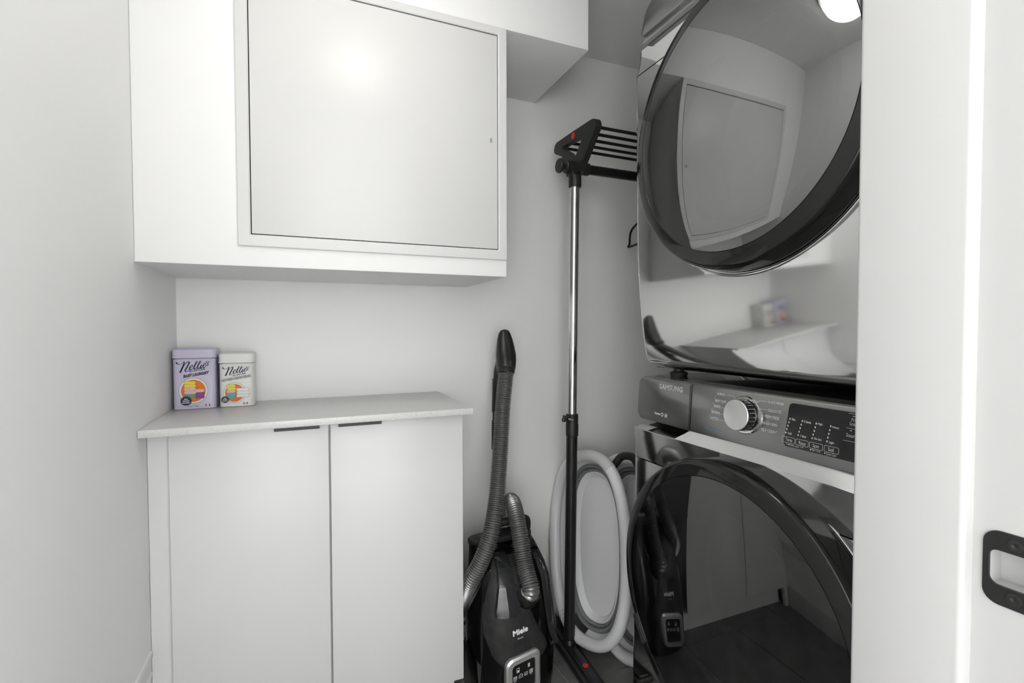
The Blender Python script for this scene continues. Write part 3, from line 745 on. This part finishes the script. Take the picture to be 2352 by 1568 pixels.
# ================================================================== FOLDING TUBS
def tub(name, label, ctr, az, tilt, roll, A, B, handle=True):
    wv = Vector((math.cos(az), math.sin(az), 0)); z = Vector((0, 0, 1)); nv = wv.cross(z)
    if nv.y > 0: nv = -nv
    a = z*math.cos(tilt)-nv*math.sin(tilt); n2 = nv*math.cos(tilt)+z*math.sin(tilt)
    w2 = wv*math.cos(roll)+a*math.sin(roll); a2 = a*math.cos(roll)-wv*math.sin(roll)
    c = Vector(ctr)
    base = [c+w2*sup(2*PI*k/64, B, A, 2.5)[0]+a2*sup(2*PI*k/64, B, A, 2.5)[1] for k in range(64)]
    lo = min(p.z for p in base)
    t = thing(name, label, 'tub', (c.x, c.y, max(0, lo-.02)), 'folded tubs behind the rack')
    def loop(ins, dep, k=None, e=2.5, n=72):
        return [c+w2*sup(2*PI*i/n, B-ins, A-ins, e)[0]+a2*sup(2*PI*i/n, B-ins, A-ins, e)[1]+n2*dep for i in range(n)]
    MB().tube(loop(0, 0), .0205, 14, closed=True).build('rim', TUBW, t)
    MB().rings([loop(.010, -.008), loop(.030, -.030), loop(.036, -.052), loop(.030, -.056), loop(.004, -.030)], caps=False).build('wall', TUBW, t)
    lab(MB().rings([loop(.028, -.030), loop(.036, -.020), loop(.042, -.022), loop(.046, -.034), loop(.044, -.056)], caps=False).build('fold_ring', TUBG, t), 'grey flexible fold ring')
    lab(MB().rings([loop(.044, -.050), loop(.047, -.030), loop(.051, -.026), loop(.055, -.032), loop(.056, -.056)], caps=False).build('fold_ring', TUBG, t), 'grey flexible fold ring')
    MB().rings([loop(.052, -.054), loop(.057, -.036), loop(.061, -.034), loop(.072, -.048), loop(.088, -.066, e=2.7)], caps=False).build('basin_wall', TUBW, t)
    pn = loop(.085, -.064, e=2.7); MB().add(pn, [tuple(range(len(pn)))]).build('basin_floor', TUBP, t)
    MB().rings([loop(.030, -.054), loop(.05, -.062), loop(.09, -.070), loop(.12, -.070)]).build('back_shell', TUBW, t)
    if handle:
        hp = smoothpath([c+w2*(B*.60)+a2*(A*.90)-n2*.030, c+w2*(B*.80)+a2*(A*1.00)-n2*.034, c+w2*(B*1.10)+a2*(A*.98)-n2*.034, c+w2*(B*1.30)+a2*(A*.80)-n2*.030], 6)
        lab(MB().tube(hp, .014, 10).build('grip', BLACKS, t), 'dark grip behind the rim')
        def arc(d0, d1, m): return [c+w2*sup(math.radians(d0+(d1-d0)*i/m), B, A, 2.5)[0]+a2*sup(math.radians(d0+(d1-d0)*i/m), B, A, 2.5)[1] for i in range(m+1)]
        lab(MB().tube(arc(96, 55, 24), .0212, 16).build('rim_sleeve', TUBP, t), 'grey sleeve on the rim')
    return t, c, w2, a2, n2
tb = tub('folding_tub', 'collapsed white and grey oval tub leaning behind the rack pole, front one', (.9125, 1.4725, .356), -1.3, .1706, .1759, .3085, .165)
t0_, c0, w0, a0, n0 = tb
# raised marks on the lower rim; black patch painting the dark gap inside it
lb = MB()
def rimpt(an, ph, r_=.0207):
    p, q = sup(an, .165, .3085, 2.5); o = c0+w0*p+a0*q; p2, q2 = sup(an+.03, .165, .3085, 2.5)
    tn = (c0+w0*p2+a0*q2-o).normalized(); inn = n0.cross(tn)
    if inn.dot(c0-o) < 0: inn = -inn
    return o+(n0*math.cos(ph)+inn*math.sin(ph))*r_, tn
for k in range(10):
    an = math.radians(226+k*3.4); rows = []
    for ph in (.15, .45, .75, 1.05):
        p, tn = rimpt(an, ph); rows.append([p-tn*.0022, p+tn*.0022])
    lb.grid(rows)
lab(lb.build('embossed_marks', TUBP, t0_), 'row of raised marks on the rim')
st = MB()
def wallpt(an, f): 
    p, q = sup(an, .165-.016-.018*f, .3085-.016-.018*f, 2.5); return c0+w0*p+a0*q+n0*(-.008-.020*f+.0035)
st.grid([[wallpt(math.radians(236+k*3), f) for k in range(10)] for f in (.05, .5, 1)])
lab(st.build('gap_shade', BLACKM, t0_), 'dark gap inside the lower rim, painted as a black patch')
tb2 = tub('folding_tub', 'second collapsed tub behind the front one, lower against the washer', (1.028, 1.398, .334), -1.3, .1706, .1759, .325, .150, handle=False)
t1_, c1, w1, a1, n1 = tb2
hl = MB().lathe([(0, .010), (.001, .0)], c1-a1*.245+w1*.01-n1*.036, n1, 18)
lab(hl.build('drain_plug', BLACKM, t1_), 'small dark drain hole')

# ================================================================== VACUUM CLEANER
vc = thing('vacuum_cleaner', 'black canister vacuum parked upright beside the white cabinet', 'vacuum cleaner', (.58, 1.41, 0))
VX = .580
PROF = [  # z, half width, front y, back y, exponent
    (.012, .108, 1.300, 1.500, 3.2), (.03, .118, 1.282, 1.512, 3.2), (.08, .124, 1.272, 1.520, 3.0), (.16, .128, 1.270, 1.522, 2.8), (.24, .128, 1.278, 1.522, 2.7),
    (.31, .124, 1.294, 1.520, 2.6), (.37, .119, 1.314, 1.515, 2.7), (.405, .113, 1.346, 1.512, 2.8), (.430, .107, 1.396, 1.508, 3.0), (.444, .103, 1.440, 1.505, 3.2)]
def prof(z):
    z = min(max(z, PROF[0][0]), PROF[-1][0])
    for p, q in zip(PROF, PROF[1:]):
        if z <= q[0]:
            t = (z-p[0])/(q[0]-p[0]); t2 = t
            return [p[i]+(q[i]-p[i])*t2 for i in range(1, 5)]
    return list(PROF[-1][1:])
def vring(z, gr=0, n=56):
    a, f, b, e = prof(z); yc = (f+b)/2
    return [(VX+sup(2*PI*k/n, a+gr, (b-f)/2+gr, e)[0], yc+sup(2*PI*k/n, a+gr, (b-f)/2+gr, e)[1], z) for k in range(n)]
def vfront(x, z, e_=0):
    a, f, b, e = prof(z); yc = (f+b)/2; q = min(abs(x-VX)/a, .995)
    return (x, yc-(b-f)/2*(1-q**e)**(1/e)-e_, z)
MB().rings([vring(PROF[0][0]+(PROF[-1][0]-PROF[0][0])*i/40) for i in range(41)]).build('body', VACB, vc)
def patch(zs, lf, rf, e_, nx=16):
    rows = []
    for z in zs:
        l, r = lf(z), rf(z); rows.append([vfront(l+(r-l)*k/nx, z, e_*(1 if 0 < k < nx else -.2)) for k in range(nx+1)])
    rows[0] = [(p[0], p[1]+e_*1.2, p[2]) for p in rows[0]]; rows[-1] = [(p[0], p[1]+e_*1.2, p[2]) for p in rows[-1]]
    return MB().grid(rows)
def lerp(tab): 
    def f(z):
        z = min(max(z, tab[0][0]), tab[-1][0])
        for p, q in zip(tab, tab[1:]):
            if z <= q[0]: return p[1]+(q[1]-p[1])*(z-p[0])/(q[0]-p[0])
    return f
cl_ = lerp([(.150, .535), (.158, .510), (.18, .486), (.24, .466), (.30, .468), (.36, .485), (.41, .507), (.425, .520)])
cr_ = lerp([(.150, .560), (.165, .640), (.185, .656), (.205, .650), (.24, .628), (.30, .604), (.43, .596)])
lab(patch([.150+.275*i/30 for i in range(31)], cl_, cr_, .0035).build('front_cover', VACM, vc), 'matte charcoal front cover')
gl_ = lerp([(.285, .500), (.30, .494), (.38, .512), (.438, .526)]); gr_ = lerp([(.285, .540), (.30, .575), (.38, .572), (.438, .566)])
lab(patch([.285+.146*i/24 for i in range(25)], gl_, gr_, .012).build('dust_lid', SMOKE, vc), 'glossy smoked lid')
mb = MB()
def vput(t, x0, x1, z, h, slope=0, **k): put_text(mb, t, lambda a, b: vfront(a, b, .0042), x0, x1, z, h, slope, **k)
vput('Miele', .543, .588, .250, .0135, .16, bold=.06)
lab(mb.build('brand_lettering', INK, vc), 'white brand lettering')
mb = MB(); vput('Boost', .556, .573, .2325, .0045, .16, bold=0)
mb.build('model_lettering', INKG, vc)
# top cap and carry handle
def capring(gr, z): return [(p[0], p[1], z+.02*(p[0]-VX)) for p in vring(.444, gr)]
MB().rings([capring(-.003, .438), capring(.003, .441), capring(.003, .451), capring(-.001, .456), capring(-.02, .458)]).build('top_cap', BLACKM, vc)
MB().tube(smoothpath([(.540, 1.445, .455), (.538, 1.440, .490), (.552, 1.436, .505), (.60, 1.432, .508), (.646, 1.434, .508), (.660, 1.438, .495), (.660, 1.445, .455)], 6), .0125, 12).build('carry_handle', BLACKM, vc)
# side bumper, right
def edge(z, th):
    a, f, b, e = prof(z); yc = (f+b)/2; s_ = sup(th, a+.002, (b-f)/2+.002, e); return (VX+s_[0], yc+s_[1], z)
rows = []
for i in range(25):
    z = .170+.255*i/24; wdt = .42*math.sin(PI*min(1, (i+1.5)/9)*.5)
    rows.append([edge(z, -.62-wdt*(k/6)) for k in range(7)])
rows2 = [[(p[0]+.010*math.sin(PI*k/6), p[1]-.010*math.sin(PI*k/6), p[2]) for k, p in enumerate(r_)] for r_ in rows]
lab(MB().grid(rows2).build('bumper', SMOKE, vc), 'glossy side strip')
# hose socket
sk = Vector(vfront(.598, .335)); sd = Vector((.06, -.62, .78)).normalized()
MB().lathe([(-.035, .030), (-.005, .036), (.012, .0365), (.020, .033), (.021, .026), (.012, .0245)], sk, sd, 32).build('hose_socket', BLACKS, vc)
# controls: silver bezel, black field, line icons
def cfn(a, b, t):
    x = .580+a+.0; z = .132+b+a*.16; p = vfront(x, max(z, .03)); return (p[0], min(1.2695, p[1])-.004-t, p[2])
def cflat(a, b, t): return (.568+a, 1.2655-t+b*.02, .134+b+a*.18)
bz = MB(); o_ = rrect(-.053, -.064, .053, .055, .020, 7); m_ = rrect(-.047, -.058, .047, .049, .017, 7); i_ = rrect(-.036, -.046, .036, .038, .011, 7); n = len(o_)
fs = [(i, (i+1) % n, n+(i+1) % n, n+i) for i in range(n)]
bz.add([cflat(*p, -.02) for p in o_]+[cflat(*p, .004) for p in o_], fs)
bz.add([cflat(*p, .004) for p in o_]+[cflat(*p, .008) for p in m_], fs)
bz.add([cflat(*p, .008) for p in m_]+[cflat(*p, .009) for p in i_], fs)
bz.add([cflat(*p, .009) for p in i_]+[cflat(*p, .004) for p in i_], fs)
bz = lab(bz.build('control_bezel', SILP, vc), 'silver control bezel')
fb = MB(); fb.add([cflat(*p, .0045) for p in i_], [tuple(range(n))]); fb.build('control_field', DISPLAY, bz)
ic = MB(); fi = lambda a, b: cflat(a, b, .0052)
def outl(x, z, w_, h): line(ic, [(x, z), (x+w_, z), (x+w_, z+h), (x, z+h), (x, z)], .0009, fi)
outl(-.021, .012, .008, .012); quad(ic, -.019, .013, -.015, .018, fi)
outl(.014, .014, .0055, .010); quad(ic, .0155, .0155, .018, .0185, fi); quad(ic, .0155, .0195, .018, .0225, fi)
outl(-.031, -.007, .010, .010); line(ic, [(-.026, -.006), (-.026, .002)], .0009, fi); line(ic, [(-.0285, .003), (-.0285, -.003)], .0009, fi); line(ic, [(-.0235, .003), (-.0235, -.003)], .0009, fi)
line(ic, [(-.014, -.006), (-.014, 0), (-.011, .004), (-.006, .004), (-.003, 0), (-.003, -.006), (-.014, -.006)], .0009, fi); line(ic, [(-.012, -.001), (-.005, -.001)], .0009, fi)
outl(.003, -.006, .009, .009); line(ic, [(.005, -.004), (.007, .000), (.010, -.003)], .0009, fi)
outl(.0185, -.006, .010, .010)
for q in (1, 2): line(ic, [(.0185+q*.0033, -.006), (.0185+q*.0033, .004)], .0008, fi); line(ic, [(.0185, -.006+q*.0033), (.0285, -.006+q*.0033)], .0008, fi)
line(ic, [(-.030, -.0105), (-.022, -.0105)], .0007, fi); line(ic, [(.0195, -.0095), (.0275, -.0095)], .0007, fi)
ic.build('control_icons', INK, bz)
pm = MB(); fp = lambda a, b: cflat(a, b, .0094)
line(pm, [(.037, .043), (.043, .043)], .0006, fp); line(pm, [(.040, .040), (.040, .046)], .0006, fp); line(pm, [(-.043, .043), (-.037, .043)], .0006, fp)
for (u, v_, r_) in ((.040, -.050, .0055), (-.040, -.052, .0050)):
    line(pm, [(u+r_*math.cos(2*PI*k/18), v_+r_*math.sin(2*PI*k/18)) for k in range(19)], .0006, fp)
    line(pm, [(u+r_*.45*math.cos(2*PI*k/12), v_+r_*.45*math.sin(2*PI*k/12)) for k in range(13)], .0006, fp)
pm.build('bezel_marks', BLACKM, bz)['kind'] = 'stuff'
# wheels at the back base
for sx in (-1, 1):
    MB().lathe([(-.012, .0), (-.012, .026), (-.008, .030), (.008, .030), (.012, .026), (.012, 0)], (VX+sx*.085, 1.49, .030), (1, 0, 0), 24).build('wheel', BLACKM, vc)
# ribbed hose
ctrl = [sk+sd*.005, sk+sd*.035, (.600, 1.325, .42), (.601, 1.362, .492), (.606, 1.405, .543), (.613, 1.448, .560), (.622, 1.495, .540), (.630, 1.540, .46), (.634, 1.585, .33),
        (.615, 1.610, .20), (.545, 1.615, .12), (.475, 1.590, .15), (.447, 1.520, .22), (.443, 1.440, .290), (.448, 1.385, .360), (.478, 1.370, .425), (.512, 1.378, .495),
        (.545, 1.415, .580), (.570, 1.452, .680), (.590, 1.483, .780), (.605, 1.505, .870), (.622, 1.526, .945), (.632, 1.540, .985)]
pts = resample(smoothpath(ctrl, 24), .00165)
rad = []
for i in range(len(pts)):
    ph = (i % 4); rad.append((.0250, .0264, .0250, .0200)[ph])
MB().tube(pts, rad, 18).build('hose', HOSE, vc, angle=60)
# hand grip on top of the wand
gp = []
for (z, y, x, a, b) in ((.962, 1.548, .632, .027, .030), (.985, 1.550, .634, .031, .034), (1.01, 1.556, .637, .0335, .034), (1.03, 1.560, .638, .034, .030), (1.055, 1.562, .637, .031, .025), (1.08, 1.562, .635, .0265, .021), (1.10, 1.560, .633, .0205, .016), (1.110, 1.557, .632, .014, .011), (1.114, 1.556, .632, .006, .005)):
    gp.append([(x+sup(2*PI*k/28, a, b, 2.4)[0], y+sup(2*PI*k/28, a, b, 2.4)[1], z) for k in range(28)])
MB().rings(gp).build('hand_grip', BLACKS, vc)
MB().lathe([(0, .0262), (.004, .030), (.016, .0300), (.020, .0275)], (.628, 1.536, .966), (.12, .22, 1), 28).build('hose_collar', BLACKM, vc)
wd_ = MB().tube(smoothpath([(.630, 1.566, 1.03), (.622, 1.574, .99), (.618, 1.580, .95), (.617, 1.587, .80), (.615, 1.590, .06)], 5), .0175, 18)
wd_.tube([(.618, 1.582, .945), (.617, 1.585, .83)], .0205, 18)
wd_.tube([(.617, 1.586, .80), (.616, 1.587, .70)], .0205, 18)
wd_.box((.598, 1.556, .79), (.615, 1.575, .835), .004)
lab(wd_.build('wand', BLACKS, vc), 'black tube behind the hose')
MB().tube([(.632, 1.600, .60), (.632, 1.600, .30)], .005, 12).build('wand_rail', CHROME, vc)
MB().box((.50, 1.545, .004), (.72, 1.625, .055), .016, 3).build('floor_head', BLACKM, vc)
